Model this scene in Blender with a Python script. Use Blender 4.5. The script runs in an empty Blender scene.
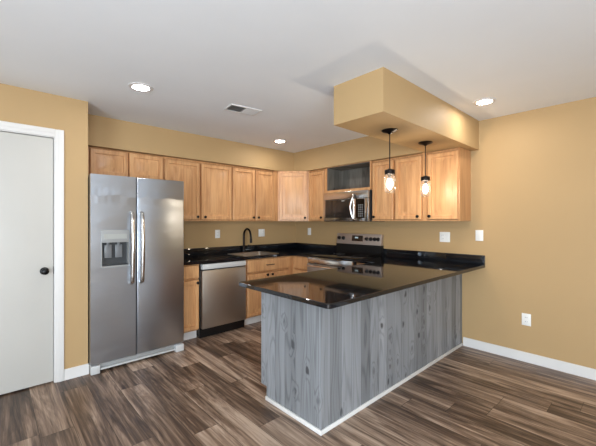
import bpy, bmesh, math
from mathutils import Vector, Matrix
S = bpy.context.scene
COL = S.collection
PI = math.pi
# ------------------------------------------------------------------ camera
FPX, CX, CY = 331.385, 298.0, 221.6
cd = bpy.data.cameras.new('camera')
cam = bpy.data.objects.new('camera', cd); COL.objects.link(cam)
cam.location = (-3.823, -4.203, 1.364)
cam.rotation_euler = (PI/2, 0, math.radians(47.258 - 90))
cd.sensor_fit = 'HORIZONTAL'; cd.sensor_width = 36.0
cd.lens = 36.0 * FPX / 596.0
cd.shift_x = 0.0
cd.shift_y = (CY - 223.0) / 596.0
cd.clip_start = 0.05
S.camera = cam
# ------------------------------------------------------------------ world, light, exposure
S.view_settings.view_transform = 'Standard'
S.view_settings.look = 'None'
S.view_settings.gamma = 1.0
S.view_settings.exposure = -0.12
S.view_settings.use_curve_mapping = False
wd = bpy.data.worlds.new('world'); S.world = wd; wd.use_nodes = True
bg = wd.node_tree.nodes['Background']
bg.inputs[0].default_value = (0.80, 0.90, 1.0, 1); bg.inputs[1].default_value = 1.0

def area(name, loc, direction, sx, sy, power, color):
    l = bpy.data.lights.new(name, 'AREA'); l.shape = 'RECTANGLE'; l.size = sx; l.size_y = sy
    l.energy = power; l.color = color
    o = bpy.data.objects.new(name, l); COL.objects.link(o)
    o.location = loc; o.rotation_euler = Vector(direction).to_track_quat('-Z', 'Z').to_euler()
    return o
DAY = (0.79, 0.90, 1.0)
XL, YB = -6.6, -6.8                      # far sides of the living area behind the camera
area('unseen_window_light', (XL + 0.06, -4.7, 1.15), (1, 0, .6), 3.1, 1.9, 330, DAY)
area('unseen_window_light', (-4.5, YB + 0.06, 1.35), (0, 1, .3), 2.3, 1.4, 185, DAY)  # unseen rear light, added to brighten the fronts and walls facing it
LAMP_E = 150.0                             # recessed lamp lens
BULB_E = 235.0                            # pendant bulb

# ------------------------------------------------------------------ materials
def new_mat(name):
    m = bpy.data.materials.new(name); m.use_nodes = True
    nt = m.node_tree
    return m, nt, nt.nodes['Principled BSDF']
def lin(c):
    return tuple(((v/255.0)/12.92 if v/255.0 <= .04045 else ((v/255.0+.055)/1.055)**2.4) for v in c) + (1,)
def N(nt, t, **kw):
    n = nt.nodes.new(t)
    for k, v in kw.items(): setattr(n, k, v)
    return n
def mapping(nt, scale, rot=(0,0,0), loc=(0,0,0)):
    tc = N(nt, 'ShaderNodeTexCoord'); mp = N(nt, 'ShaderNodeMapping')
    mp.inputs['Scale'].default_value = scale; mp.inputs['Rotation'].default_value = rot; mp.inputs['Location'].default_value = loc
    nt.links.new(tc.outputs['Object'], mp.inputs[0]); return mp
def noise(nt, vec, scale, detail=4, rough=.55, dist=0.0):
    n = N(nt, 'ShaderNodeTexNoise'); n.inputs['Scale'].default_value = scale
    n.inputs['Detail'].default_value = detail; n.inputs['Roughness'].default_value = rough; n.inputs['Distortion'].default_value = dist
    nt.links.new(vec, n.inputs['Vector']); return n
def ramp(nt, fac, stops):
    r = N(nt, 'ShaderNodeValToRGB'); el = r.color_ramp.elements
    while len(el) < len(stops): el.new(0.5)
    for e, (p, c) in zip(el, stops): e.position = p; e.color = c
    nt.links.new(fac, r.inputs[0]); return r
def math_(nt, op, a, b=None, c=None):
    n = N(nt, 'ShaderNodeMath', operation=op)
    for i, v in enumerate((a, b, c)):
        if v is None: continue
        if isinstance(v, (int, float)): n.inputs[i].default_value = v
        else: nt.links.new(v, n.inputs[i])
    return n.outputs[0]
def bump(nt, b, h, strength, dist=.01):
    bp = N(nt, 'ShaderNodeBump'); bp.inputs['Strength'].default_value = strength; bp.inputs['Distance'].default_value = dist
    nt.links.new(h, bp.inputs['Height']); nt.links.new(bp.outputs[0], b.inputs['Normal'])

def plain(name, rgb, rough=.5, metal=0.0, spec=.5, coat=0.0):
    m, nt, b = new_mat(name)
    b.inputs['Base Color'].default_value = lin(rgb); b.inputs['Roughness'].default_value = rough
    b.inputs['Metallic'].default_value = metal; b.inputs['Specular IOR Level'].default_value = spec
    b.inputs['Coat Weight'].default_value = coat
    return m
def paint(name, rgb, rough=.6, tex=.05):
    m, nt, b = new_mat(name)
    b.inputs['Roughness'].default_value = rough
    mp = mapping(nt, (1,1,1)); n = noise(nt, mp.outputs[0], 2.0, 3)
    c = lin(rgb); d = tuple(v*.97 for v in c[:3]) + (1,)
    r = ramp(nt, n.outputs[0], [(.3, d), (.7, c)])
    nt.links.new(r.outputs[0], b.inputs['Base Color'])
    n2 = noise(nt, mp.outputs[0], 160, 2); bump(nt, b, n2.outputs[0], tex, .002)
    b.inputs['Specular IOR Level'].default_value = .35
    return m
def wood(name, light, dark, grain=(28, 28, 2.2), rough=.38):
    m, nt, b = new_mat(name)
    oi = N(nt, 'ShaderNodeObjectInfo')
    mp = mapping(nt, grain)
    add = N(nt, 'ShaderNodeVectorMath', operation='ADD')
    cmb = N(nt, 'ShaderNodeCombineXYZ')
    k = math_(nt, 'MULTIPLY', oi.outputs['Random'], 40.0)
    for i in range(3): nt.links.new(k, cmb.inputs[i])
    nt.links.new(mp.outputs[0], add.inputs[0]); nt.links.new(cmb.outputs[0], add.inputs[1])
    n = noise(nt, add.outputs[0], 1.0, 5, .6, .6)
    r = ramp(nt, n.outputs[0], [(.28, lin(dark)), (.62, lin(light))])
    hs = N(nt, 'ShaderNodeHueSaturation')
    v = math_(nt, 'MULTIPLY_ADD', oi.outputs['Random'], .10, .95)
    nt.links.new(v, hs.inputs['Value']); nt.links.new(r.outputs[0], hs.inputs['Color'])
    nt.links.new(hs.outputs[0], b.inputs['Base Color'])
    b.inputs['Roughness'].default_value = rough
    b.inputs['Coat Weight'].default_value = .12; b.inputs['Coat Roughness'].default_value = .3
    bump(nt, b, n.outputs[0], .04, .002)
    return m
def steel(name, rgb, rough=.26, wave=.0, brush=(2, 2, 260), ridge=None):
    m, nt, b = new_mat(name)
    b.inputs['Base Color'].default_value = lin(rgb); b.inputs['Metallic'].default_value = 1.0
    mp = mapping(nt, brush); n = noise(nt, mp.outputs[0], 1.0, 3)
    rr = N(nt, 'ShaderNodeMapRange'); rr.inputs['To Min'].default_value = rough*.8; rr.inputs['To Max'].default_value = rough*1.25
    nt.links.new(n.outputs[0], rr.inputs[0]); nt.links.new(rr.outputs[0], b.inputs['Roughness'])
    if wave:
        mp2 = mapping(nt, (1.3, 1.3, 4.5)); n2 = noise(nt, mp2.outputs[0], 1.6, 2, .5)
        hgt = n2.outputs[0]
        if ridge:      # raised band shaped to draw a wavy bright reflection across the doors
            tc = N(nt, 'ShaderNodeTexCoord'); sp = N(nt, 'ShaderNodeSeparateXYZ'); nt.links.new(tc.outputs['Object'], sp.inputs[0])
            mp3 = mapping(nt, (5.5, 1, .5)); n3 = noise(nt, mp3.outputs[0], 1.0, 2)
            zz = math_(nt, 'ADD', sp.outputs[2], math_(nt, 'MULTIPLY_ADD', n3.outputs[0], .12, -.06-ridge))
            gz = math_(nt, 'DIVIDE', zz, .035)
            gs = math_(nt, 'EXPONENT', math_(nt, 'MULTIPLY', math_(nt, 'MULTIPLY', gz, gz), -1.0))
            hgt = math_(nt, 'ADD', hgt, math_(nt, 'MULTIPLY', gs, 7.0))
        bump(nt, b, hgt, wave, .05)
    return m

M = {}
M['wall'] = paint('tan_wall_paint', (182, 151, 107))
M['ceiling'] = paint('ceiling_paint', (234, 236, 238), .8)
M['white'] = paint('white_trim_paint', (222, 219, 215), .4, .01)
M['door'] = paint('door_paint', (196, 193, 186), .45, .01)
M['maple'] = wood('honey_maple', (214, 164, 114), (184, 130, 84))
M['maple_in'] = wood('honey_maple_carcass', (208, 158, 108), (180, 126, 80))
M['black'] = plain('black_plastic', (14, 14, 15), .35)
M['bronze'] = plain('dark_bronze', (34, 27, 24), .35, .7)
M['iron'] = plain('black_metal', (18, 17, 17), .35, .5)
M['steel'] = steel('stainless_steel', (178, 179, 182), .30, .05, brush=(1, 1, 3))
M['steel_fridge'] = steel('refrigerator_steel', (186, 193, 202), .30, .06, brush=(1, 1, 3), ridge=1.60)
M['steel_dw'] = steel('dishwasher_steel', (186, 177, 165), .42, .05, (260, 2, 2))
M['steel_b'] = steel('bright_steel', (205, 203, 200), .2)
M['satin'] = plain('satin_steel', (182, 168, 158), .38, .55)
M['chrome'] = plain('polished_steel', (215, 215, 218), .12, 1.0)
M['grey_plastic'] = plain('grey_plastic', (150, 150, 148), .45)
M['pale_plastic'] = plain('pale_grey_plastic', (196, 196, 194), .45)
M['dark_grey'] = plain('dark_grey_metal', (48, 48, 50), .5, .2)
M['dispctl'] = plain('dispenser_control_grey', (164, 165, 160), .35)
M['disppad'] = plain('dispenser_paddle_grey', (112, 114, 116), .3)
M['dispcav'] = plain('dispenser_cavity_grey', (58, 60, 62), .4)
M['plate'] = plain('white_plastic', (236, 234, 228), .35)
M['blackglass'] = plain('black_glass', (8, 8, 9), .05, 0, .5)
M['tintglass'] = plain('dark_tinted_glass', (44, 38, 34), .08, 0, .6)
M['key'] = plain('key_print', (150, 150, 150), .4)
M['knobblue'] = plain('blue_grey_control', (96, 104, 140), .3, .4)
M['sinksteel'] = steel('sink_steel', (190, 184, 176), .3)

def emit(name, rgb, strength):
    m = bpy.data.materials.new(name); m.use_nodes = True; nt = m.node_tree
    nt.nodes.remove(nt.nodes['Principled BSDF'])
    e = N(nt, 'ShaderNodeEmission'); e.inputs[0].default_value = rgb + (1,); e.inputs[1].default_value = strength
    nt.links.new(e.outputs[0], nt.nodes['Material Output'].inputs[0]); return m
M['lamp'] = emit('recessed_lamp_lens', (1.0, .97, .93), LAMP_E)
M['bulb'] = emit('pendant_bulb_glow', (1.0, .84, .64), BULB_E)
M['digits'] = emit('clock_digits', (.75, .95, 1.0), .7)

def glass(name, tint, refl=.12, scatter=0.0):
    m = bpy.data.materials.new(name); m.use_nodes = True; nt = m.node_tree
    nt.nodes.remove(nt.nodes['Principled BSDF'])
    t = N(nt, 'ShaderNodeBsdfTransparent'); t.inputs[0].default_value = tint + (1,)
    g = N(nt, 'ShaderNodeBsdfGlossy'); g.inputs['Roughness'].default_value = .03
    lw = N(nt, 'ShaderNodeLayerWeight'); lw.inputs[0].default_value = .35
    f = math_(nt, 'MULTIPLY_ADD', lw.outputs['Facing'], .45, refl*.4)
    mx = N(nt, 'ShaderNodeMixShader'); nt.links.new(f, mx.inputs[0])
    nt.links.new(t.outputs[0], mx.inputs[1]); nt.links.new(g.outputs[0], mx.inputs[2])
    out = mx
    if scatter:
        tl = N(nt, 'ShaderNodeBsdfTranslucent'); tl.inputs[0].default_value = (.95, .93, .9, 1)
        out = N(nt, 'ShaderNodeMixShader'); out.inputs[0].default_value = scatter
        nt.links.new(mx.outputs[0], out.inputs[1]); nt.links.new(tl.outputs[0], out.inputs[2])
    nt.links.new(out.outputs[0], nt.nodes['Material Output'].inputs[0]); return m
M['jar'] = glass('clear_jar_glass', (.97, .96, .94), .16, .010)
M['pane'] = glass('window_glass', (.97, .98, 1.0))

# black polished granite
m, nt, b = new_mat('black_granite')
mp = mapping(nt, (1,1,1)); n = noise(nt, mp.outputs[0], 240, 2)
r = ramp(nt, n.outputs[0], [(.55, lin((16, 18, 22))), (.78, lin((46, 48, 54)))])
nt.links.new(r.outputs[0], b.inputs['Base Color']); b.inputs['Roughness'].default_value = .045
b.inputs['Specular IOR Level'].default_value = .55
M['granite'] = m

# floor: vinyl planks running along Y
def plank_floor():
    m, nt, b = new_mat('brown_vinyl_planks')
    tc = N(nt, 'ShaderNodeTexCoord'); sp = N(nt, 'ShaderNodeSeparateXYZ'); nt.links.new(tc.outputs['Object'], sp.inputs[0])
    W, L = .18, 1.22
    u = math_(nt, 'DIVIDE', sp.outputs[0], W); row = math_(nt, 'FLOOR', u); fu = math_(nt, 'FRACT', u)
    wn = N(nt, 'ShaderNodeTexWhiteNoise', noise_dimensions='1D'); nt.links.new(row, wn.inputs['W'])
    v = math_(nt, 'ADD', math_(nt, 'DIVIDE', sp.outputs[1], L), math_(nt, 'MULTIPLY', wn.outputs['Value'], 7.3))
    idx = math_(nt, 'FLOOR', v); fv = math_(nt, 'FRACT', v)
    cv = N(nt, 'ShaderNodeCombineXYZ'); nt.links.new(row, cv.inputs[0]); nt.links.new(idx, cv.inputs[1])
    w2 = N(nt, 'ShaderNodeTexWhiteNoise', noise_dimensions='2D'); nt.links.new(cv.outputs[0], w2.inputs['Vector'])
    pid = w2.outputs['Value']
    # streaks
    def streak(sx, sy, off, detail, rough, dist):
        c = N(nt, 'ShaderNodeCombineXYZ')
        nt.links.new(math_(nt, 'MULTIPLY', sp.outputs[0], sx), c.inputs[0])
        nt.links.new(math_(nt, 'MULTIPLY', sp.outputs[1], sy), c.inputs[1])
        nt.links.new(math_(nt, 'MULTIPLY', pid, off), c.inputs[2])
        return noise(nt, c.outputs[0], 1.0, detail, rough, dist).outputs[0]
    s1 = streak(9, .8, 60, 7, .66, 1.4)
    s2 = streak(60, 2.0, 90, 3, .6, .3)
    f = math_(nt, 'ADD', math_(nt, 'MULTIPLY', s1, .70), math_(nt, 'MULTIPLY', s2, .30))
    f = math_(nt, 'ADD', f, math_(nt, 'MULTIPLY_ADD', pid, .10, -.05))
    r = ramp(nt, f, [(.35, lin((58, 44, 35))), (.45, lin((97, 77, 63))), (.54, lin((143, 119, 100))), (.64, lin((188, 164, 143)))])
    e1 = math_(nt, 'MINIMUM', fu, math_(nt, 'SUBTRACT', 1.0, fu))
    e2 = math_(nt, 'MULTIPLY', math_(nt, 'MINIMUM', fv, math_(nt, 'SUBTRACT', 1.0, fv)), L/W)
    edge = math_(nt, 'MINIMUM', e1, e2)
    seam = N(nt, 'ShaderNodeMapRange'); seam.inputs['From Min'].default_value = .004; seam.inputs['From Max'].default_value = .012
    nt.links.new(edge, seam.inputs[0])
    mx = N(nt, 'ShaderNodeMix', data_type='RGBA'); nt.links.new(seam.outputs[0], mx.inputs[0])
    mx.inputs[6].default_value = lin((58, 45, 37)); nt.links.new(r.outputs[0], mx.inputs[7])
    nt.links.new(mx.outputs[2], b.inputs['Base Color'])
    b.inputs['Roughness'].default_value = .36; b.inputs['Specular IOR Level'].default_value = .4
    bump(nt, b, f, .12, .002)
    return m
M['floor'] = plank_floor()

# grey stained pine boards (vertical boards; works for faces along X or along Y)
def grey_pine(name, tones, W=.112):
    m, nt, b = new_mat(name)
    tc = N(nt, 'ShaderNodeTexCoord'); sp = N(nt, 'ShaderNodeSeparateXYZ'); nt.links.new(tc.outputs['Object'], sp.inputs[0])
    h = math_(nt, 'ADD', math_(nt, 'SUBTRACT', sp.outputs[0], sp.outputs[1]), .020); z = sp.outputs[2]
    u = math_(nt, 'DIVIDE', h, W); row = math_(nt, 'FLOOR', u); fu = math_(nt, 'FRACT', u)
    wn = N(nt, 'ShaderNodeTexWhiteNoise', noise_dimensions='1D'); nt.links.new(row, wn.inputs['W']); pid = wn.outputs['Value']
    # knots: one voronoi per board, stretched
    def vec(a, bz, off):
        c = N(nt, 'ShaderNodeCombineXYZ')
        nt.links.new(math_(nt, 'MULTIPLY', h, a), c.inputs[0]); nt.links.new(math_(nt, 'MULTIPLY', z, bz), c.inputs[1])
        nt.links.new(math_(nt, 'MULTIPLY', pid, off), c.inputs[2]); return c.outputs[0]
    vo = N(nt, 'ShaderNodeTexVoronoi', voronoi_dimensions='2D'); vo.inputs['Scale'].default_value = 1.0
    wob = noise(nt, vec(14, 9, 3), 1.0, 2)
    kv = N(nt, 'ShaderNodeVectorMath', operation='ADD'); nt.links.new(vec(8.5, 4.6, 0.0), kv.inputs[0])
    ks = N(nt, 'ShaderNodeVectorMath', operation='SCALE'); ks.inputs['Scale'].default_value = .35
    nt.links.new(wob.outputs['Color'], ks.inputs[0]); nt.links.new(ks.outputs[0], kv.inputs[1])
    nt.links.new(kv.outputs[0], vo.inputs['Vector'])
    sc = N(nt, 'ShaderNodeSeparateColor'); nt.links.new(vo.outputs['Color'], sc.inputs[0])
    d = math_(nt, 'ADD', vo.outputs['Distance'], math_(nt, 'GREATER_THAN', sc.outputs[0], .36))
    knot = N(nt, 'ShaderNodeMapRange'); knot.inputs['From Min'].default_value = .06; knot.inputs['From Max'].default_value = .15
    knot.inputs['To Min'].default_value = 1.0; knot.inputs['To Max'].default_value = 0.0
    nt.links.new(d, knot.inputs[0])
    sw = N(nt, 'ShaderNodeMapRange'); sw.inputs['From Min'].default_value = .0; sw.inputs['From Max'].default_value = .45
    sw.inputs['To Min'].default_value = 1.0; sw.inputs['To Max'].default_value = 0.0; nt.links.new(d, sw.inputs[0])
    n1 = noise(nt, vec(26, 1.0, 50), 1.0, 3, .5, .4).outputs[0]
    n2 = noise(nt, vec(5, .6, 20), 1.0, 2, .5, .2).outputs[0]
    # cathedral growth lines, bent around the knots
    ph = math_(nt, 'ADD', math_(nt, 'MULTIPLY', noise(nt, vec(6, .55, 30), 1.0, 2, .45, .3).outputs[0], 75.0), math_(nt, 'MULTIPLY', sw.outputs[0], 11.0))
    ring = math_(nt, 'POWER', math_(nt, 'MULTIPLY_ADD', math_(nt, 'SINE', ph), .5, .5), 4.0)
    f = math_(nt, 'ADD', math_(nt, 'MULTIPLY_ADD', n1, .22, .20), math_(nt, 'MULTIPLY', n2, .30))
    f = math_(nt, 'SUBTRACT', f, math_(nt, 'MULTIPLY', ring, .13))
    f = math_(nt, 'ADD', f, math_(nt, 'MULTIPLY_ADD', pid, .24, -.04))
    f = math_(nt, 'SUBTRACT', f, math_(nt, 'MULTIPLY', knot.outputs[0], math_(nt, 'MULTIPLY_ADD', sc.outputs[1], .45, .12)))
    r = ramp(nt, f, [(.15, lin(tones[0])), (.42, lin(tones[1])), (.62, lin(tones[2])), (.85, lin(tones[3]))])
    edge = math_(nt, 'MINIMUM', fu, math_(nt, 'SUBTRACT', 1.0, fu))
    seam = N(nt, 'ShaderNodeMapRange'); seam.inputs['From Min'].default_value = .006; seam.inputs['From Max'].default_value = .03
    nt.links.new(edge, seam.inputs[0])
    mx = N(nt, 'ShaderNodeMix', data_type='RGBA'); nt.links.new(math_(nt, 'MULTIPLY_ADD', seam.outputs[0], .5, .5), mx.inputs[0])
    mx.inputs[6].default_value = lin(tones[0]); nt.links.new(r.outputs[0], mx.inputs[7])
    nt.links.new(mx.outputs[2], b.inputs['Base Color']); b.inputs['Roughness'].default_value = .55
    bump(nt, b, seam.outputs[0], .3, .003)
    return m
M['pine'] = grey_pine('grey_stained_pine', [(70, 71, 74), (120, 122, 124), (146, 148, 151), (176, 178, 182)])
M['pine_dark'] = grey_pine('dark_grey_boards', [(52, 50, 46), (92, 89, 82), (114, 110, 102), (146, 141, 131)])  # darker tones of the grey boards, for the cubby lining

# ------------------------------------------------------------------ mesh helpers
class MB:
    def __init__(s, off=(0, 0, 0)):
        s.bm = bmesh.new(); s.off = Vector(off)
    def _merge(s, t, mat=None):
        me = bpy.data.meshes.new('tmp'); 
        if mat is not None: bmesh.ops.transform(t, matrix=mat, verts=t.verts)
        bmesh.ops.translate(t, vec=-s.off, verts=t.verts)
        t.to_mesh(me); t.free(); s.bm.from_mesh(me); bpy.data.meshes.remove(me)
    def box(s, x0, x1, y0, y1, z0, z1, bev=0.0, seg=2, mat=None):
        t = bmesh.new(); bmesh.ops.create_cube(t, size=1.0)
        bmesh.ops.scale(t, vec=(abs(x1-x0), abs(y1-y0), abs(z1-z0)), verts=t.verts)
        bmesh.ops.translate(t, vec=((x0+x1)/2, (y0+y1)/2, (z0+z1)/2), verts=t.verts)
        if bev: bmesh.ops.bevel(t, geom=t.edges[:], offset=bev, segments=seg, affect='EDGES', profile=.5)
        s._merge(t, mat); return s
    def prism(s, pts, z0, z1, bev=0.0, seg=2, mat=None):
        t = bmesh.new()
        lo = [t.verts.new((x, y, z0)) for x, y in pts]; hi = [t.verts.new((x, y, z1)) for x, y in pts]
        n = len(pts)
        t.faces.new(hi); t.faces.new(lo[::-1])
        for i in range(n): t.faces.new((lo[i], lo[(i+1) % n], hi[(i+1) % n], hi[i]))
        bmesh.ops.recalc_face_normals(t, faces=t.faces[:])
        if bev:
            ed = [e for e in t.edges if abs(e.verts[0].co.z - e.verts[1].co.z) < 1e-6]
            bmesh.ops.bevel(t, geom=ed, offset=bev, segments=seg, affect='EDGES', profile=.5)
        s._merge(t, mat); return s
    def lathe(s, prof, c=(0, 0, 0), axis='Z', n=24, mat=None, closed=False):
        t = bmesh.new(); rings = []
        for r, h in prof:
            if r < 1e-6: rings.append([t.verts.new((0, 0, h))])
            else: rings.append([t.verts.new((r*math.cos(2*PI*i/n), r*math.sin(2*PI*i/n), h)) for i in range(n)])
        pairs = list(zip(rings[:-1], rings[1:]))
        if closed: pairs.append((rings[-1], rings[0]))
        for a, b2 in pairs:
            for i in range(n):
                j = (i+1) % n
                if len(a) == 1 and len(b2) == 1: continue
                if len(a) == 1: t.faces.new((a[0], b2[i], b2[j]))
                elif len(b2) == 1: t.faces.new((a[i], a[j], b2[0]))
                else: t.faces.new((a[i], a[j], b2[j], b2[i]))
        bmesh.ops.recalc_face_normals(t, faces=t.faces[:])
        R = {'Z': Matrix(), 'Y': Matrix.Rotation(PI/2, 4, 'X'), 'X': Matrix.Rotation(PI/2, 4, 'Y')}[axis]
        # 'Y': +h points to -Y ; 'X': +h points to +X
        mt = Matrix.Translation(c) @ R
        s._merge(t, mt if mat is None else mat @ mt); return s
    def tube(s, pts, r, n=10, flat=(1, 1), mat=None):
        pts = [Vector(p) for p in pts]; t = bmesh.new(); rings = []
        ref = None
        for i, p in enumerate(pts):
            d = (pts[min(i+1, len(pts)-1)] - pts[max(i-1, 0)]).normalized()
            if ref is None:
                ref = Vector((1, 0, 0)) if abs(d.x) < .9 else Vector((0, 1, 0))
            a = (ref - d*ref.dot(d)).normalized(); b2 = d.cross(a); ref = a
            rr = r[i] if isinstance(r, (list, tuple)) else r
            rings.append([t.verts.new(p + a*(rr*flat[0]*math.cos(2*PI*k/n)) + b2*(rr*flat[1]*math.sin(2*PI*k/n))) for k in range(n)])
        for a, b2 in zip(rings[:-1], rings[1:]):
            for k in range(n): t.faces.new((a[k], a[(k+1) % n], b2[(k+1) % n], b2[k]))
        t.faces.new(rings[0][::-1]); t.faces.new(rings[-1])
        bmesh.ops.recalc_face_normals(t, faces=t.faces[:])
        s._merge(t, mat); return s
    def panel(s, x0, x1, z0, z1, yb, yf, steps, mat=None):
        """slab in the XZ plane, back at yb, front at yf (< yb); steps = [(inset, y)...] rings on the front face"""
        t = bmesh.new()
        def ring(ins, y):
            return [t.verts.new(p) for p in ((x0+ins, y, z0+ins), (x1-ins, y, z0+ins), (x1-ins, y, z1-ins), (x0+ins, y, z1-ins))]
        rs = [ring(0, yb), ring(0, yf+.007), ring(.002, yf+.003), ring(.006, yf)] + [ring(i, y) for i, y in steps]
        t.faces.new(rs[0][::-1])
        for a, b2 in zip(rs[:-1], rs[1:]):
            for k in range(4): t.faces.new((a[k], a[(k+1) % 4], b2[(k+1) % 4], b2[k]))
        t.faces.new(rs[-1])
        bmesh.ops.recalc_face_normals(t, faces=t.faces[:])
        s._merge(t, mat); return s
    def build(s, name, mat, parent=None, loc=None, smooth=True, sharp=35):
        me = bpy.data.meshes.new(name); s.bm.to_mesh(me); s.bm.free()
        me.materials.append(mat)
        if smooth:
            me.shade_smooth(); me.set_sharp_from_angle(angle=math.radians(sharp))
        o = bpy.data.objects.new(name, me); COL.objects.link(o)
        if parent is not None: o.parent = parent
        if loc is not None: o.location = loc
        return o
def thing(name, label, cat, loc=(0, 0, 0), rz=0.0, group=None):
    o = bpy.data.objects.new(name, None); COL.objects.link(o); o.empty_display_size = .1
    o.location = loc; o.rotation_euler = (0, 0, rz); o['label'] = label; o['category'] = cat
    if group: o['group'] = group
    return o
def tag(o, label, cat, group=None):
    o['label'] = label; o['category'] = cat
    if group: o['group'] = group
    return o
def struct(o): o['kind'] = 'structure'; return o
def copy_thing(root, loc, label, rz=None):
    r = root.copy(); COL.objects.link(r); r.location = loc; r['label'] = label
    if rz is not None: r.rotation_euler = (0, 0, rz)
    for ch in root.children:
        c = ch.copy(); COL.objects.link(c); c.parent = r
        for g in ch.children:
            d = g.copy(); COL.objects.link(d); d.parent = c
    return r

# ------------------------------------------------------------------ room shell
H, ZS = 2.44, 2.13
YD, XR = -.742, -3.189          # door wall plane and its right end (the fridge recess)
struct(MB().box(XL-.12, .12, YB-.12, .12, -.12, 0).build('floor', M['floor']))
struct(MB().box(XL-.12, .12, YB-.12, .12, H, H+.12).build('ceiling', M['ceiling']))
struct(MB().box(XR-.12, .12, 0, .12, 0, H).build('wall_back', M['wall']))
struct(MB().box(0, .12, YB-.12, 0, 0, H).build('wall_right', M['wall']))
# door wall with its opening, and the return beside the fridge
DX0, DX1, DZ = -4.262, -3.424, 2.085
w = MB()
w.box(XL, DX0, YD, YD+.115, 0, H).box(DX1, XR, YD, YD+.115, 0, H).box(DX0, DX1, YD, YD+.115, DZ, H)
w.box(XR-.115, XR, YD+.115, 0, 0, H)
w.box(XL, XR-.115, YD+.9, YD+1.0, 0, H)
struct(w.build('wall_front', M['wall']))
def wall_with_window(name, axis, pos, a0, a1, w0, w1, z0, z1):
    w = MB()
    for (p, q, lo, hi) in ((a0, w0, 0, H), (w1, a1, 0, H), (w0, w1, 0, z0), (w0, w1, z1, H)):
        if hi - lo < .01: continue
        if axis == 'x': w.box(pos-.12, pos, p, q, lo, hi)
        else: w.box(p, q, pos-.12, pos, lo, hi)
    struct(w.build(name, M['wall']))
wall_with_window('wall_left', 'x', XL, YB, YD+1.0, -6.3, -3.1, .06, 2.16)
wall_with_window('wall_rear', 'y', YB, XL, 0, -5.7, -3.3, .60, 2.10)
def window(name, axis, pos, w0, w1, z0, z1):
    f = MB(); g = MB()
    def bx(mb, p, q, lo, hi, d0, d1):
        if axis == 'x': mb.box(pos-d1, pos-d0, p, q, lo, hi)
        else: mb.box(p, q, pos-d1, pos-d0, lo, hi)
    t = .06; mid = (w0+w1)/2
    for (p, q, lo, hi) in ((w0, w0+t, z0, z1), (w1-t, w1, z0, z1), (w0+t, w1-t, z0, z0+t), (w0+t, w1-t, z1-t, z1), (mid-t/2, mid+t/2, z0+t, z1-t)):
        bx(f, p, q, lo, hi, .02, .10)
    o = struct(f.build(name, M['white']))
    bx(g, w0+t, mid-t/2, z0+t, z1-t, .05, .056); bx(g, mid+t/2, w1-t, z0+t, z1-t, .05, .056)
    g.build('pane', M['pane'], o)
window('window_1', 'x', XL, -6.3, -3.1, .06, 2.16)
window('added_window_2', 'y', YB, -5.7, -3.3, .60, 2.10)  # unseen rear window, added and placed for the light it gives the kitchen
# soffits
SD = .349
struct(MB().box(XR, 0, -SD, 0, ZS, H).box(-SD, 0, -2.46, -SD, ZS, H).build('soffit', M['wall']))
struct(MB().box(-1.825, 0, -2.915, -2.46, ZS, H).build('soffit', M['wall']))
# baseboards
bb = MB().box(-.014, 0, YB, -2.757, 0, .082, .0).box(-.011, 0, YB, -2.757, .082, .092)
struct(bb.build('baseboard_right', M['white']))
bb = MB().box(-3.366, XR+.004, YD-.013, YD, 0, .082).box(-3.366, XR+.004, YD-.009, YD, .082, .092)
struct(bb.build('baseboard_front', M['white']))
# door with casing
d = thing('door_1', '', ''); del d['label']; del d['category']; struct(d); d.location = (DX1, YD, 0)
off = (DX1, YD, 0)
c = MB(off)
for (x0, x1, z0, z1) in ((DX1-.006, -3.368, 0, DZ+.06), (DX0-.056, DX0+.006, 0, DZ+.06), (DX0+.006, DX1-.006, DZ-.006, DZ+.06)):
    c.box(x0, x1, YD-.012, YD, z0, z1, .004)
    c.box(x0+.02 if x0 > -3.5 else x0, x1, YD-.017, YD-.012, z0 if z1-z0 > .2 else z0+.03, z1, .002)
c.build('casing', M['white'], d)
j = MB(off)
j.box(DX1-.012, DX1-.0005, YD+.0005, YD+.114, 0, DZ).box(DX0+.0005, DX0+.012, YD+.0005, YD+.114, 0, DZ).box(DX0+.012, DX1-.012, YD+.0005, YD+.114, DZ-.012, DZ-.0005)
j.build('jamb', M['white'], d)
sl = MB(off).box(DX0+.016, DX1-.015, YD+.012, YD+.047, .012, DZ-.017, .002).build('slab', M['door'], d)
kx, kz = -3.500, .952
k = MB(off).lathe([(0, 0), (.031, 0), (.031, .006), (.024, .011), (.011, .013), (.010, .034), (.020, .040), (.027, .052), (.026, .062), (.017, .069), (0, .071)], (kx, YD+.012, kz), 'Y', 24)
k.build('door_knob', M['iron'], sl)
MB(off).box(DX1-.0135, DX1-.0121, YD+.004, YD+.03, kz-.03, kz+.03).build('strike_plate', M['iron'], d)

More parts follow.
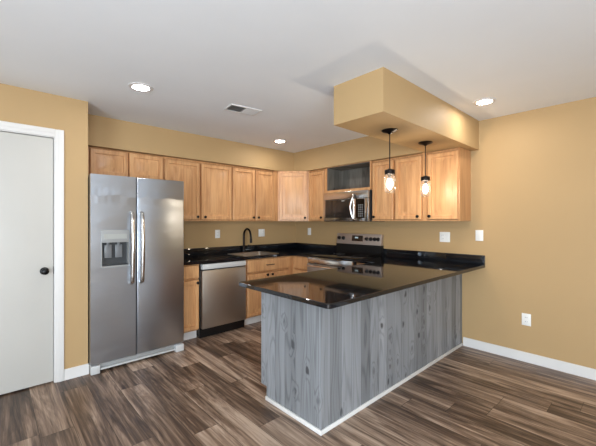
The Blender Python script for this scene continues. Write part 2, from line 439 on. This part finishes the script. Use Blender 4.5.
# ------------------------------------------------------------------ cabinets
RAISED = [(.044, 0), (.047, .015), (.066, .016), (.100, .002)]
def door_mesh(x0, x1, z0, z1, d, stile=.056):
    yf = -d-.019
    k = stile/.056
    st = [(i*k, yf + v) for i, v in RAISED]
    return MB().panel(x0, x1, z0, z1, -d+.0295, yf, st)
def slab_front(x0, x1, z0, z1, d):
    yf = -d-.019
    return MB().panel(x0, x1, z0, z1, -d+.0295, yf, [(.010, yf), (.014, yf-.0005)])
KNOB = [(0, 0), (.009, 0), (.007, .004), (.0065, .012), (.013, .016), (.0175, .021), (.0165, .027), (.010, .030), (0, .031)]
def knob(x, z, d, parent):
    return MB().lathe(KNOB, (x, -d-.0192, z), 'Y', 16).build('knob', M['iron'], parent)
def bar_pull(x, z, d, parent, L=.13):
    y = -d-.0192
    MB().box(x-L/2+.012, x-L/2+.020, y-.026, y, z-.004, z+.004).box(x+L/2-.020, x+L/2-.012, y-.026, y, z-.004, z+.004)\
        .tube([(x-L/2, y-.028, z), (x+L/2, y-.028, z)], .0055, 8).build('pull', M['iron'], parent)
def upper(name, label, loc, rz, w, d, h, doors, stiles=(), group=None):
    t = thing(name, label, 'cabinet', loc, rz, group)
    c = MB().box(.0005, w-.0005, -d+.030, -.002, 0, h).box(.0005, w-.0005, -d, -d+.031, 0, .013)
    for a, b_ in stiles: c.box(a, b_, -d, -d+.031, .013, h)
    c.build('carcass', M['maple_in'], t)
    for (x0, x1, z0, z1, kx) in doors:
        dd = door_mesh(x0, x1, z0, z1, d).build('door', M['maple'], t)
        if kx is not None: knob(kx, z0+.035, d, dd)
    return t
UD, UZ, UH = .306, 1.371, .757
def sink_x(x): return x
g = 'upper wall cabinets'
x0 = -3.187
upper('wall_cabinet', 'short two-door maple cabinet above the refrigerator', (x0, 0, 1.83), 0, -2.354-x0, UD, ZS-.002-1.83,
      [(-3.093-x0, -2.738-x0, .012, .28, None), (-2.725-x0, -2.366-x0, .012, .28, None)], [(.0005, .082)])
x0 = -2.352
upper('wall_cabinet', 'two-door maple wall cabinet just right of the refrigerator, above the dishwasher', (x0, 0, UZ), 0, -1.443-x0, UD, UH,
      [(-2.340-x0, -1.909-x0, .016, UH-.032, -1.945-x0), (-1.885-x0, -1.452-x0, .016, UH-.032, -1.845-x0)])
x0 = -1.441
upper('wall_cabinet', 'two-door maple wall cabinet above the sink and faucet', (x0, 0, UZ), 0, -.638-x0, UD, UH,
      [(-1.432-x0, -1.072-x0, .016, UH-.032, -1.105-x0), (-1.054-x0, -.725-x0, .016, UH-.032, -1.018-x0)], [(.722, .8025)])
# diagonal corner cabinet
t = thing('corner_wall_cabinet', 'diagonal single-door maple wall cabinet filling the corner', 'cabinet', (-.002, -.002, UZ))
P = [(0, 0), (-.634, 0), (-.634, -UD), (-UD, -.634), (0, -.634)]
MB().prism(P, 0, UH).build('carcass', M['maple_in'], t)
mid = Vector(((-.634-UD)/2, (-.634-UD)/2, 0)); L = math.hypot(.634-UD, .634-UD)
mt = Matrix.Translation(mid) @ Matrix.Rotation(-PI/4, 4, 'Z')
yf = -.019
dd = MB().panel(-L/2+.022, L/2-.022, .016, UH-.032, -.0005, yf, [(i, yf+v) for i, v in RAISED], mat=mt).build('door', M['maple'], t)
MB().lathe(KNOB, (L/2-.055, -.0192, .05), 'Y', 16, mat=mt).build('knob', M['iron'], dd)
RW = -PI/2
def ry(y): return y
y0 = -.639
upper('wall_cabinet', 'narrow one-door maple wall cabinet left of the microwave, by the corner', (0, y0, UZ), RW, 1.002+y0, UD, UH,
      [(.021, .317, .016, UH-.032, .284)], [(.0005, .014), (.324, .3625)])
y0 = -1.770
upper('wall_cabinet', 'one-door maple wall cabinet just right of the microwave', (0, y0, UZ), RW, .322, UD, UH,
      [(.015, .305, .016, UH-.032, .050)])
y0 = -2.093
upper('wall_cabinet', 'wide two-door maple wall cabinet at the end of the run behind the pendants', (0, y0, UZ), RW, .741, UD, UH,
      [(.014, .334, .016, UH-.032, .302), (.405, .729, .016, UH-.032, .437)], [(.345, .394), (.7305, .7405)])
# open shelf over the microwave
y0 = -1.0035
t = thing('open_shelf', 'open grey-board cubby with a maple lip, above the microwave', 'shelf', (0, y0, 1.765), RW)
w_, h_ = .765, ZS-.002-1.765
MB().box(0, .018, -UD-.018, -.002, .003, h_).box(w_-.018, w_, -UD-.018, -.002, .003, h_).box(.018, w_-.018, -UD-.018, -.002, h_-.004, h_).build('frame', M['maple_in'], t)
MB().box(.0185, w_-.0185, -UD-.018, -.002, .003, .036).build('shelf_lip', M['maple'], t)
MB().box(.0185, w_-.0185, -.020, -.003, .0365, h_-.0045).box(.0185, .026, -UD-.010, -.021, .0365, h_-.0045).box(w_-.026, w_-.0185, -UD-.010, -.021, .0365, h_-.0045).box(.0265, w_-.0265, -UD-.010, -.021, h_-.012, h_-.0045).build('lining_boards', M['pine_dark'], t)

# base cabinets
BD, TK, BT = .600, .10, .876
def base(name, label, loc, rz, w, fronts, d=BD, toe=True, hollow=False, stiles=()):
    t = thing(name, label, 'cabinet', loc, rz)
    c = MB()
    if hollow:
        c.box(.0005, .018, -d+.030, -.003, TK, BT).box(w-.018, w-.0005, -d+.030, -.003, TK, BT).box(.018, w-.018, -d+.030, -.003, TK, TK+.018).box(.018, w-.018, -.012, -.003, TK+.018, BT)
        c.box(.018, w-.018, -d+.030, -d+.042, TK+.018, BT)
    else: c.box(.0005, w-.0005, -d+.030, -.003, TK, BT)
    for a, b_ in stiles: c.box(a, b_, -d, -d+.031, TK, BT)
    c.box(.0005, w-.0005, -d, -d+.031, BT-.012, BT)
    c.build('carcass', M['maple_in'], t)
    if toe: MB().box(.0005, w-.0005, -d+.075, -d+.090, 0, TK-.001).build('toe_kick', M['white'], t)
    for f in fronts:
        kind, x0, x1, z0, z1 = f[:5]
        if kind == 'drawer':
            o = slab_front(x0, x1, z0, z1, d).build('drawer', M['maple'], t)
            if len(f) > 5: bar_pull(f[5], (z0+z1)/2, d, o)
        else:
            o = door_mesh(x0, x1, z0, z1, d).build('door', M['maple'], t)
            if len(f) > 5: knob(f[5], z1-.03, d, o)
    return t
base('base_cabinet', 'narrow maple base cabinet squeezed between refrigerator and dishwasher', (-2.322, 0, 0), 0, .270,
     [('drawer', .010, .258, .715, .862), ('door', .010, .258, .125, .692, .232)])
base('base_cabinet', 'two-door maple sink base with a bar pull, right of the dishwasher', (-1.418, 0, 0), 0, .8175,
     [('drawer', .024, .728, .700, .862, .377), ('door', .024, .366, .125, .676, .334), ('door', .386, .728, .125, .676, .418)], hollow=True, stiles=[(.735, .817), (.0005, .016)])
base('base_cabinet', 'maple base cabinet in the corner, left of the range', (0, -.6005, 0), RW, .365,
     [('drawer', .058, .354, .700, .862), ('door', .058, .354, .125, .676, .322)], stiles=[(.0005, .050)])
base('base_cabinet', 'maple base cabinet between the range and the peninsula', (0, -1.752, 0), RW, .345,
     [('drawer', .012, .320, .700, .862), ('door', .012, .320, .125, .676, .292)])

# ------------------------------------------------------------------ peninsula
px0, py0, py1 = -2.273, -2.742, -2.102
t = thing('peninsula', 'grey-stained board-clad peninsula base under the black granite overhang', 'peninsula', (px0, py0, 0))
off = (px0, py0, 0)
MB(off).box(px0+.016, -.003, py0+.016, py1-.001, TK, BT).box(px0+.016, -.003, py0+.016, py1-.075, .001, TK).build('carcass', M['maple_in'], t)
MB(off).prism([(px0, py0+.016), (px0+.0155, py0+.016), (px0+.0155, py1-.069), (px0, py1-.069)], .001, TK)\
    .box(px0, px0+.0155, py0+.016, py1, TK, BT).build('end_panel', M['pine'], t)
MB(off).box(px0, -.003, py0-.0005, py0+.0155, .001, BT).build('long_panel', M['pine'], t)
MB(off).box(px0-.013, px0-.0005, py0-.013, py1-.069, 0, .028, .002).box(px0-.0005, -.016, py0-.013, py0-.0010, 0, .028, .002).build('shoe_molding', M['white'], t)
pf = [(-1.9, -1.45), (-1.44, -1.0), (-.98, -.66)]
for a, b_ in pf:
    mtx = Matrix.Translation((0, py1-.001, 0)) @ Matrix.Rotation(PI, 4, 'Z')
    yf = -.019
    o = MB(off).panel(-b_, -a, .125, .845, -.0005, yf, [(i, yf+v) for i, v in RAISED], mat=mtx).build('door', M['maple'], t)

# ------------------------------------------------------------------ countertops
CT, CB = .907, .877
SX0, SX1, SY0, SY1 = -1.378, -.815, -.535, -.105     # sink cutout
t = thing('countertop', 'black granite L-shaped countertop with splash around sink and corner', 'countertop', (-2.324, 0, CB))
off = (-2.324, 0, CB)
c = MB(off)
c.box(-2.324, SX0, -.645, -.001, CB, CT).box(SX1, -.001, -.645, -.001, CB, CT)
c.box(SX0, SX1, -.645, SY0, CB, CT).box(SX0, SX1, SY1, -.001, CB, CT).box(-.645, -.001, -.9675, -.645, CB, CT)
c.build('slab', M['granite'], t)
MB(off).box(-2.324, -.001, -.021, -.001, CT, CT+.1, .002).box(-.021, -.001, -.9675, -.0215, CT, CT+.1, .002).build('backsplash', M['granite'], t)
t = thing('countertop', 'black granite peninsula countertop with a rounded front corner', 'countertop', (-2.456, -2.977, CB))
off = (-2.456, -2.977, CB)
def rounded(cx, cy, r, a0, a1, n=6):
    return [(cx + r*math.cos(math.radians(a0+(a1-a0)*i/n)), cy + r*math.sin(math.radians(a0+(a1-a0)*i/n))) for i in range(n+1)]
P = rounded(-2.456+.03, -2.977+.03, .03, 180, 270) + [(-.001, -2.977), (-.001, -1.752), (-.645, -1.752), (-.645, -2.045)] + rounded(-2.456+.03, -2.045-.03, .03, 90, 180)
MB(off).prism(P, CB, CT, .006, 3).build('slab', M['granite'], t, sharp=14)
MB(off).box(-.021, -.001, -2.977, -1.752, CT, CT+.1, .002).build('backsplash', M['granite'], t)

# ------------------------------------------------------------------ refrigerator
FX0, FX1, FY, FG = -3.182, -2.327, -.805, -2.8015
t = thing('refrigerator', 'stainless side-by-side refrigerator with ice dispenser in its left door', 'refrigerator', (FX0, FY, 0))
off = (FX0, FY, 0)
MB(off).box(FX0+.004, FX1-.004, FY+.075, -.06, .03, 1.768, .004).build('body', M['dark_grey'], t)
# dispenser opening in the freezer door: door made of four blocks round the recess
qx0, qx1, qz0, qz1 = -3.098, -2.865, .945, 1.285
fd = MB(off)
DZ0, DZ1 = .085, 1.790
fd.box(FX0, qx0, FY, FY+.066, DZ0, DZ1).box(qx1, FG-.0045, FY, FY+.066, DZ0, DZ1).box(qx0, qx1, FY, FY+.066, DZ0, qz0).box(qx0, qx1, FY, FY+.066, qz1, DZ1)
bmesh.ops.remove_doubles(fd.bm, verts=fd.bm.verts[:], dist=1e-5)
fz = fd.build('freezer_door', M['steel_fridge'], t)
MB(off).box(FG-.0044, FG+.0044, FY+.022, FY+.0655, DZ0, DZ1).build('door_gap_shade', M['black'], t)  # black strip stands in for shade in the gap between the doors
fr = MB(off).panel(FG+.0045, FX1, DZ0, DZ1, FY+.066, FY, [(.012, FY-.002)]).build('fridge_door', M['steel_fridge'], t)
dp = MB(off)
zc = 1.172
dp.box(qx0, qx1, FY-.004, FY+.064, zc, qz1, .002)
dp.box(qx0, qx0+.006, FY-.003, FY+.064, qz0, zc).box(qx1-.006, qx1, FY-.003, FY+.064, qz0, zc).box(qx0+.006, qx1-.006, FY-.003, FY+.064, qz0, qz0+.012)
dsp = dp.build('dispenser', M['grey_plastic'], fz)
MB(off).box(qx0+.006, qx1-.006, FY+.055, FY+.064, qz0+.012, zc).box(qx0+.0065, qx1-.0065, FY+.012, FY+.055, qz0+.0125, qz0+.020).build('dispenser_cavity', M['dispcav'], fz)
MB(off).box(qx0+.03, qx0+.09, FY+.025, FY+.032, 1.03, 1.15, .003).box(qx0+.12, qx0+.18, FY+.025, FY+.032, 1.03, 1.15, .003)\
    .tube([(qx0+.06, FY+.03, 1.17), (qx0+.06, FY+.03, 1.14)], .012).tube([(qx0+.15, FY+.03, 1.17), (qx0+.15, FY+.03, 1.14)], .012).build('dispenser_paddle', M['disppad'], fz)
MB(off).box(qx0+.02, qx1-.02, FY-.0055, FY-.004, 1.205, 1.25).build('dispenser_control', M['dispctl'], fz)
for hx, par in ((-2.846, fz), (-2.757, fr)):
    pts = [(hx, FY-.004, .775), (hx, FY-.030, .785)]
    for i in range(13):
        a = i/12
        pts.append((hx, FY-.040-.022*math.sin(PI*a), .80+a*.63))
    pts += [(hx, FY-.030, 1.445), (hx, FY-.004, 1.455)]
    MB(off).tube(pts, .014, 12, (1.25, .85)).build('handle', M['steel_b'], par)
for x in (FX0+.02, FX1-.09):
    MB(off).box(x, x+.07, FY+.02, FY+.12, 1.768, 1.786, .004).build('hinge_cover', M['dark_grey'], t)
MB(off).box(FX0+.07, FX1-.07, FY+.03, FY+.045, .028, .076, .002).build('kick_grille', M['grey_plastic'], t)
MB(off).box(FX0+.07, FX1-.07, FY+.012, FY+.03, .022, .036, .002).build('kick_rail', M['pale_plastic'], t)
for x0_, x1_ in ((FX0+.002, FX0+.075), (FX1-.09, FX1-.002)):
    MB(off).box(x0_, x1_, FY-.006, FY+.09, 0, .074, .006).build('foot_cover', M['pale_plastic'], t)

# ------------------------------------------------------------------ dishwasher
DW0, DW1 = -2.047, -1.422
t = thing('dishwasher', 'stainless dishwasher with pale top control strip, under the counter', 'dishwasher', (DW0, -.62, 0))
off = (DW0, -.62, 0)
MB(off).box(DW0+.002, DW1-.002, -.585, -.03, .02, .872).build('tub', M['black'], t)
MB(off).box(DW0+.014, DW1-.014, -.640, -.586, .115, .792, .004).build('door_panel', M['steel_dw'], t)
MB(off).box(DW0+.014, DW1-.014, -.646, -.586, .806, .866, .006).build('control_strip', M['pale_plastic'], t)
MB(off).box(DW0+.014, DW1-.014, -.625, -.586, .7925, .8055).build('grip_recess', M['dark_grey'], t)
MB(off).box(DW0+.004, DW1-.004, -.555, -.5855, .001, .110).build('kick_plate', M['black'], t)

# ------------------------------------------------------------------ range
RY0, RY1 = -.971, -1.749
t = thing('range', 'freestanding stainless electric range with black glass top and back control panel', 'range', (0, RY0, 0), RW)
Wd = RY0-RY1
MB().box(.003, Wd-.003, -.635, -.03, .03, .893).build('body', M['dark_grey'], t)
MB().box(.002, Wd-.002, -.655, -.072, .8935, .913, .004).build('cooktop', M['blackglass'], t)
for bx_, by_, br in ((.2, -.5, .11), (.57, -.5, .085), (.2, -.23, .08), (.57, -.23, .10)):
    MB().lathe([(br-.004, 0), (br-.004, .0006), (br, .0006), (br, 0)], (bx_, by_, .9131), 'Z', 32, closed=True).build('burner_ring', M['dark_grey'], t)
od = MB().panel(.006, Wd-.006, .26, .80, -.6355, -.675, [(.02, -.675)]).build('oven_door', M['steel'], t)
MB().box(.10, Wd-.10, -.6765, -.6752, .34, .66).build('oven_window', M['blackglass'], od)
h = MB().tube([(.05, -.715, .775), (Wd-.05, -.715, .775)], .013, 12)
for x in (.07, Wd-.07): h.box(x-.010, x+.010, -.712, -.676, .765, .785, .002)
h.build('handle', M['chrome'], od)
MB().box(.006, Wd-.006, -.668, -.6355, .81, .890, .006).build('front_trim', M['steel_b'], t)
MB().panel(.006, Wd-.006, .04, .25, -.6355, -.672, [(.02, -.672)]).build('storage_drawer', M['steel'], t)
bgd = MB().box(.004, Wd-.004, -.065, -.003, .90, 1.045).build('backguard', M['black'], t)
# raked control panel
cpm = MB()
mt = Matrix.Translation((0, -.068, 1.045)) @ Matrix.Rotation(math.radians(-9), 4, 'X')
cpm.box(.012, Wd-.004, -.004, .045, 0, .150, .005, mat=mt)
cpo = cpm.build('control_panel', M['satin'], t)
MB().box(.290, .480, -.0062, -.0042, .045, .125, mat=mt).build('display', M['blackglass'], cpo)
MB().box(.345, .358, -.0072, -.0063, .085, .105, mat=mt).box(.364, .377, -.0072, -.0063, .085, .105, mat=mt).box(.384, .397, -.0072, -.0063, .085, .105, mat=mt).build('clock_digits', M['digits'], cpo)
kb = MB().lathe([(0, 0), (.026, 0), (.026, .006), (.021, .010), (.019, .026), (.012, .030), (0, .030)], (0, 0, 0), 'Y', 20)
kme = kb.build('burner_knob', M['iron'], cpo)
kpos = [.062, .140, .545, .610, .672, .728]
kmats = [M['iron'], M['iron'], M['iron'], M['knobblue'], M['knobblue'], M['knobblue']]
for i, kx in enumerate(kpos):
    o = kme if i == 0 else kme.copy()
    if i: COL.objects.link(o); o.parent = cpo
    o.matrix_local = mt @ Matrix.Translation((kx, -.0045, .082))

# ------------------------------------------------------------------ microwave
MY0 = -1.010; Wm = .757
t = thing('microwave', 'stainless over-the-range microwave with curved handle, under the open cubby', 'microwave', (0, MY0, 1.365), RW)
Hm = .398
MB().box(.002, Wm-.002, -.345, -.003, 0, Hm-.001, .003).build('body', M['dark_grey'], t)
MB().box(.002, Wm-.002, -.375, -.3455, .300, Hm-.001, .004).build('vent_strip', M['steel_b'], t)
dr = MB().panel(.002, .530, .004, .298, -.3455, -.375, [(.008, -.376)]).build('door', M['steel_b'], t)
MB().box(.030, .500, -.3785, -.3762, .050, .292, .001).build('door_window', M['tintglass'], dr)
MB().box(.325, .375, -.3795, -.3786, .272, .280).build('emblem', M['pale_plastic'], dr)
hp = [(.535, -.377, .012), (.535, -.395, .020)]
for i in range(11):
    a = i/10; hp.append((.535-.030*math.sin(PI*a), -.400-.025*math.sin(PI*a), .03+a*.30))
hp += [(.535, -.395, .345), (.535, -.377, .352)]
MB().tube(hp, .012, 12, (1.1, .8)).build('handle', M['chrome'], dr)
cp = MB().box(.532, .706, -.375, -.3455, .004, .298, .002).build('control_panel', M['steel_b'], t)
MB().box(.560, .698, -.3775, -.3752, .045, .290).build('keypad', M['blackglass'], cp)
kk = MB()
for r_ in range(6):
    for c_ in range(3):
        kk.box(.602+c_*.028, .618+c_*.028, -.3783, -.3776, .065+r_*.028, .077+r_*.028)
kk.build('keys', M['key'], cp)
MB().box(.7065, Wm-.002, -.375, -.3455, .004, .298, .002).build('side_strip', M['steel_b'], t)

# ------------------------------------------------------------------ sink and faucet
t = thing('sink', 'stainless drop-in sink set in the counter below the faucet', 'sink', (SX0, SY0, CT))
off = (SX0, SY0, CT)
bm_ = bmesh.new()
def rring(x0, x1, y0, y1, r, z, n=5):
    P = []
    for cx, cy, a in ((x1-r, y1-r, 0), (x0+r, y1-r, 90), (x0+r, y0+r, 180), (x1-r, y0+r, 270)):
        for i in range(n+1):
            an = math.radians(a+90*i/n); P.append(bm_.verts.new((cx+r*math.cos(an)-off[0], cy+r*math.sin(an)-off[1], z-off[2])))
    return P
rs = [rring(SX0-.018, SX1+.018, SY0-.018, SY1+.018, .04, CT+.0006), rring(SX0-.016, SX1+.016, SY0-.016, SY1+.016, .04, CT+.005),
      rring(SX0+.012, SX1-.012, SY0+.012, SY1-.012, .04, CT+.005), rring(SX0+.018, SX1-.018, SY0+.018, SY1-.018, .05, CT-.01),
      rring(SX0+.03, SX1-.03, SY0+.03, SY1-.03, .06, CT-.17), rring(SX0+.06, SX1-.06, SY0+.06, SY1-.06, .06, CT-.19)]
for a, b_ in zip(rs[:-1], rs[1:]):
    for i in range(len(a)): bm_.faces.new((a[i], a[(i+1) % len(a)], b_[(i+1) % len(a)], b_[i]))
bm_.faces.new(rs[-1])
bmesh.ops.recalc_face_normals(bm_, faces=bm_.faces[:])
mb = MB(); mb.bm.free(); mb.bm = bm_
mb.build('basin', M['sinksteel'], t)
MB(off).lathe([(0, 0), (.04, 0), (.04, .004), (.03, .005), (0, .003)], ((SX0+SX1)/2, (SY0+SY1)/2, CT-.1895), 'Z', 20).build('drain', M['chrome'], t)
fx, fy = -1.085, -.062
t = thing('faucet', 'dark bronze gooseneck pull-down faucet behind the sink', 'faucet', (fx, fy, CT+.0005))
off = (fx, fy, CT)
MB(off).lathe([(0, 0), (.028, 0), (.028, .006), (.021, .012), (.019, .10), (.0135, .112), (0, .112)], (fx, fy, CT), 'Z', 20).build('base', M['bronze'], t)
pts = [(fx, fy, CT+.11), (fx, fy, CT+.25)]
R_ = .088
for i in range(1, 15):
    a = PI*i/14; pts.append((fx, fy-R_+R_*math.cos(a), CT+.25+R_*1.12*math.sin(a)))
pts += [(fx, fy-2*R_-.006, CT+.220)]
MB(off).tube(pts, .0145, 12).build('neck', M['bronze'], t)
MB(off).lathe([(0, 0), (.0185, 0), (.018, .05), (.014, .075), (0, .075)], (fx, fy-2*R_-.006, CT+.150), 'Z', 16).build('spray_head', M['bronze'], t)
MB(off).tube([(fx+.018, fy, CT+.07), (fx+.045, fy, CT+.075), (fx+.085, fy-.01, CT+.11)], [.011, .008, .006], 10).build('lever', M['bronze'], t)

# ------------------------------------------------------------------ pendants
JAR = [(.036, 0), (.036, -.006), (.043, -.020), (.0445, -.035), (.0445, -.128), (.040, -.146), (.030, -.153), (0, -.155)]
def pendant(x, y, label):
    t = thing('pendant_lamp', label, 'pendant lamp', (x, y, ZS-.0005), 0, None)
    MB().lathe([(0, 0), (.066, 0), (.067, -.006), (.055, -.014), (.02, -.024), (.008, -.034), (0, -.034)], (0, 0, 0), 'Z', 28).build('canopy', M['bronze'], t)
    zt = 1.800-ZS
    MB().tube([(0, 0, -.03), (0, 0, zt)], .0045, 8).build('rod', M['bronze'], t)
    cp = MB().lathe([(0, .010), (.010, .008), (.030, 0), (.041, -.003), (.0425, -.010), (.0425, -.040), (.038, -.042), (.012, -.042), (.012, -.075), (0, -.075)], (0, 0, zt), 'Z', 28).build('cap', M['bronze'], t)
    pt = []
    for i in range(15):
        a = PI*i/14; pt.append((0.055*math.cos(a), 0, zt-.016+.028*math.sin(a)))
    MB().tube(pt, .003, 6, mat=Matrix.Rotation(.5, 4, 'Z')).build('bail_wire', M['bronze'], cp)
    MB().lathe(JAR, (0, 0, zt-.040), 'Z', 28).build('glass_jar', M['jar'], t)
    MB().lathe([(.012, -.076), (.014, -.085), (.022, -.105), (.026, -.122), (.022, -.138), (.012, -.147), (0, -.149)], (0, 0, zt), 'Z', 20).build('bulb', M['bulb'], t)
    return t
pa = pendant(-1.373, -2.685, 'left jar pendant lamp on the ceiling box, nearer the refrigerator')
copy_thing(pa, (-.742, -2.685, ZS-.0005), 'right jar pendant lamp on the ceiling box, nearer the plain tan wall')

# ------------------------------------------------------------------ ceiling lights and vent
def can_light(x, y, label):
    t = thing('recessed_light', label, 'ceiling light', (x, y, H-.0005))
    MB().lathe([(.062, -.0005), (.090, -.0005), (.090, -.005), (.070, -.009), (.062, -.006)], (0, 0, 0), 'Z', 32, closed=True).build('trim_ring', M['white'], t)
    MB().lathe([(0, -.001), (.0615, -.001), (.0615, -.004), (0, -.0045)], (0, 0, 0), 'Z', 32).build('lens', M['lamp'], t)
    return t
ca = can_light(-2.947, -1.405, 'round recessed ceiling light in front of the refrigerator, left of the vent')
copy_thing(ca, (-.997, -.790, H-.0005), 'round recessed ceiling light near the sink corner, right of the vent')
copy_thing(ca, (-.581, -3.156, H-.0005), 'round recessed ceiling light beside the pendants\' ceiling box, near the plain wall')
t = thing('ceiling_vent', 'white louvered metal air vent in the ceiling between two lights', 'vent', (-2.05, -1.505, H-.0005), math.radians(-8))
f = MB()
f.box(-.16, .16, .075, .092, -.008, 0, .002).box(-.16, .16, -.092, -.075, -.008, 0, .002).box(-.16, -.145, -.075, .075, -.008, 0, .002).box(.145, .16, -.075, .075, -.008, 0, .002)
f.build('frame', M['white'], t)
MB().box(-.145, .145, -.075, .075, -.002, -.0005).build('dark_backing', M['black'], t)  # flat black sheet stands in for the dark behind the louvers
sl = MB()
for i in range(12):
    x = -.132 + i*.024
    mt = Matrix.Translation((x, 0, -.006)) @ Matrix.Rotation(math.radians(-38 if i < 6 else 38), 4, 'Y')
    sl.box(-.010, .010, -.0745, .0745, -.0007, .0007, mat=mt)
sl.build('louvers', M['white'], t)

# ------------------------------------------------------------------ wall plates
def plate(name, label, cat, loc, rz, w, kind):
    t = thing(name, label, cat, loc, rz)
    MB().box(-w/2, w/2, -.006, -.0004, -.058, .058, .002).build('cover_plate', M['plate'], t)
    n = max(1, round(w/.06)) if kind != 'blank' else 0
    n = {True: 2, False: 1}[w > .1] if kind != 'blank' else 0
    for i in range(n):
        cx = (i-(n-1)/2)*.046
        k = kind if isinstance(kind, str) else kind[i]
        if k == 'outlet':
            for dz in (-.02, .02):
                o = MB().lathe([(0, 0), (.0165, 0), (.0165, .002), (0, .002)], (cx, -.006, dz), 'Y', 20).build('socket', M['plate'], t)
                MB().box(cx-.008, cx-.0055, -.0088, -.0081, dz-.004, dz+.006).box(cx+.0055, cx+.008, -.0088, -.0081, dz-.004, dz+.006).build('slots', M['black'], o)
        elif k == 'gfci':
            o = MB().box(cx-.017, cx+.017, -.0085, -.006, -.034, .034, .001).build('socket', M['plate'], t)
            for dz in (-.02, .02):
                MB().box(cx-.008, cx-.0055, -.0092, -.0086, dz-.004, dz+.006).box(cx+.0055, cx+.008, -.0092, -.0086, dz-.004, dz+.006).build('slots', M['black'], o)
        else:
            MB().box(cx-.016, cx+.016, -.009, -.006, -.033, .033, .0015).build('rocker', M['plate'], t)
    return t
plate('wall_outlet', 'white outlet plate on the splash wall between refrigerator and faucet', 'outlet', (-1.485, 0, 1.190), 0, .076, 'gfci')
plate('wall_switch', 'white double plate on the wall just right of the faucet', 'switch', (-.718, 0, 1.188), 0, .118, ('rocker', 'gfci'))
plate('wall_switch', 'slim white single plate between the corner and the range', 'switch', (0, -.343, 1.202), RW, .072, 'rocker')
plate('wall_outlet', 'white double plate above the splash, below the end cabinet', 'outlet', (0, -2.553, 1.187), RW, .118, ('gfci', 'rocker'))
plate('wall_plate', 'blank white plate on the tan wall beyond the end of the splash', 'wall plate', (0, -2.920, 1.216), RW, .076, 'blank')
plate('wall_outlet', 'white outlet plate low on the plain tan wall', 'outlet', (0, -3.343, .411), RW, .076, 'outlet')
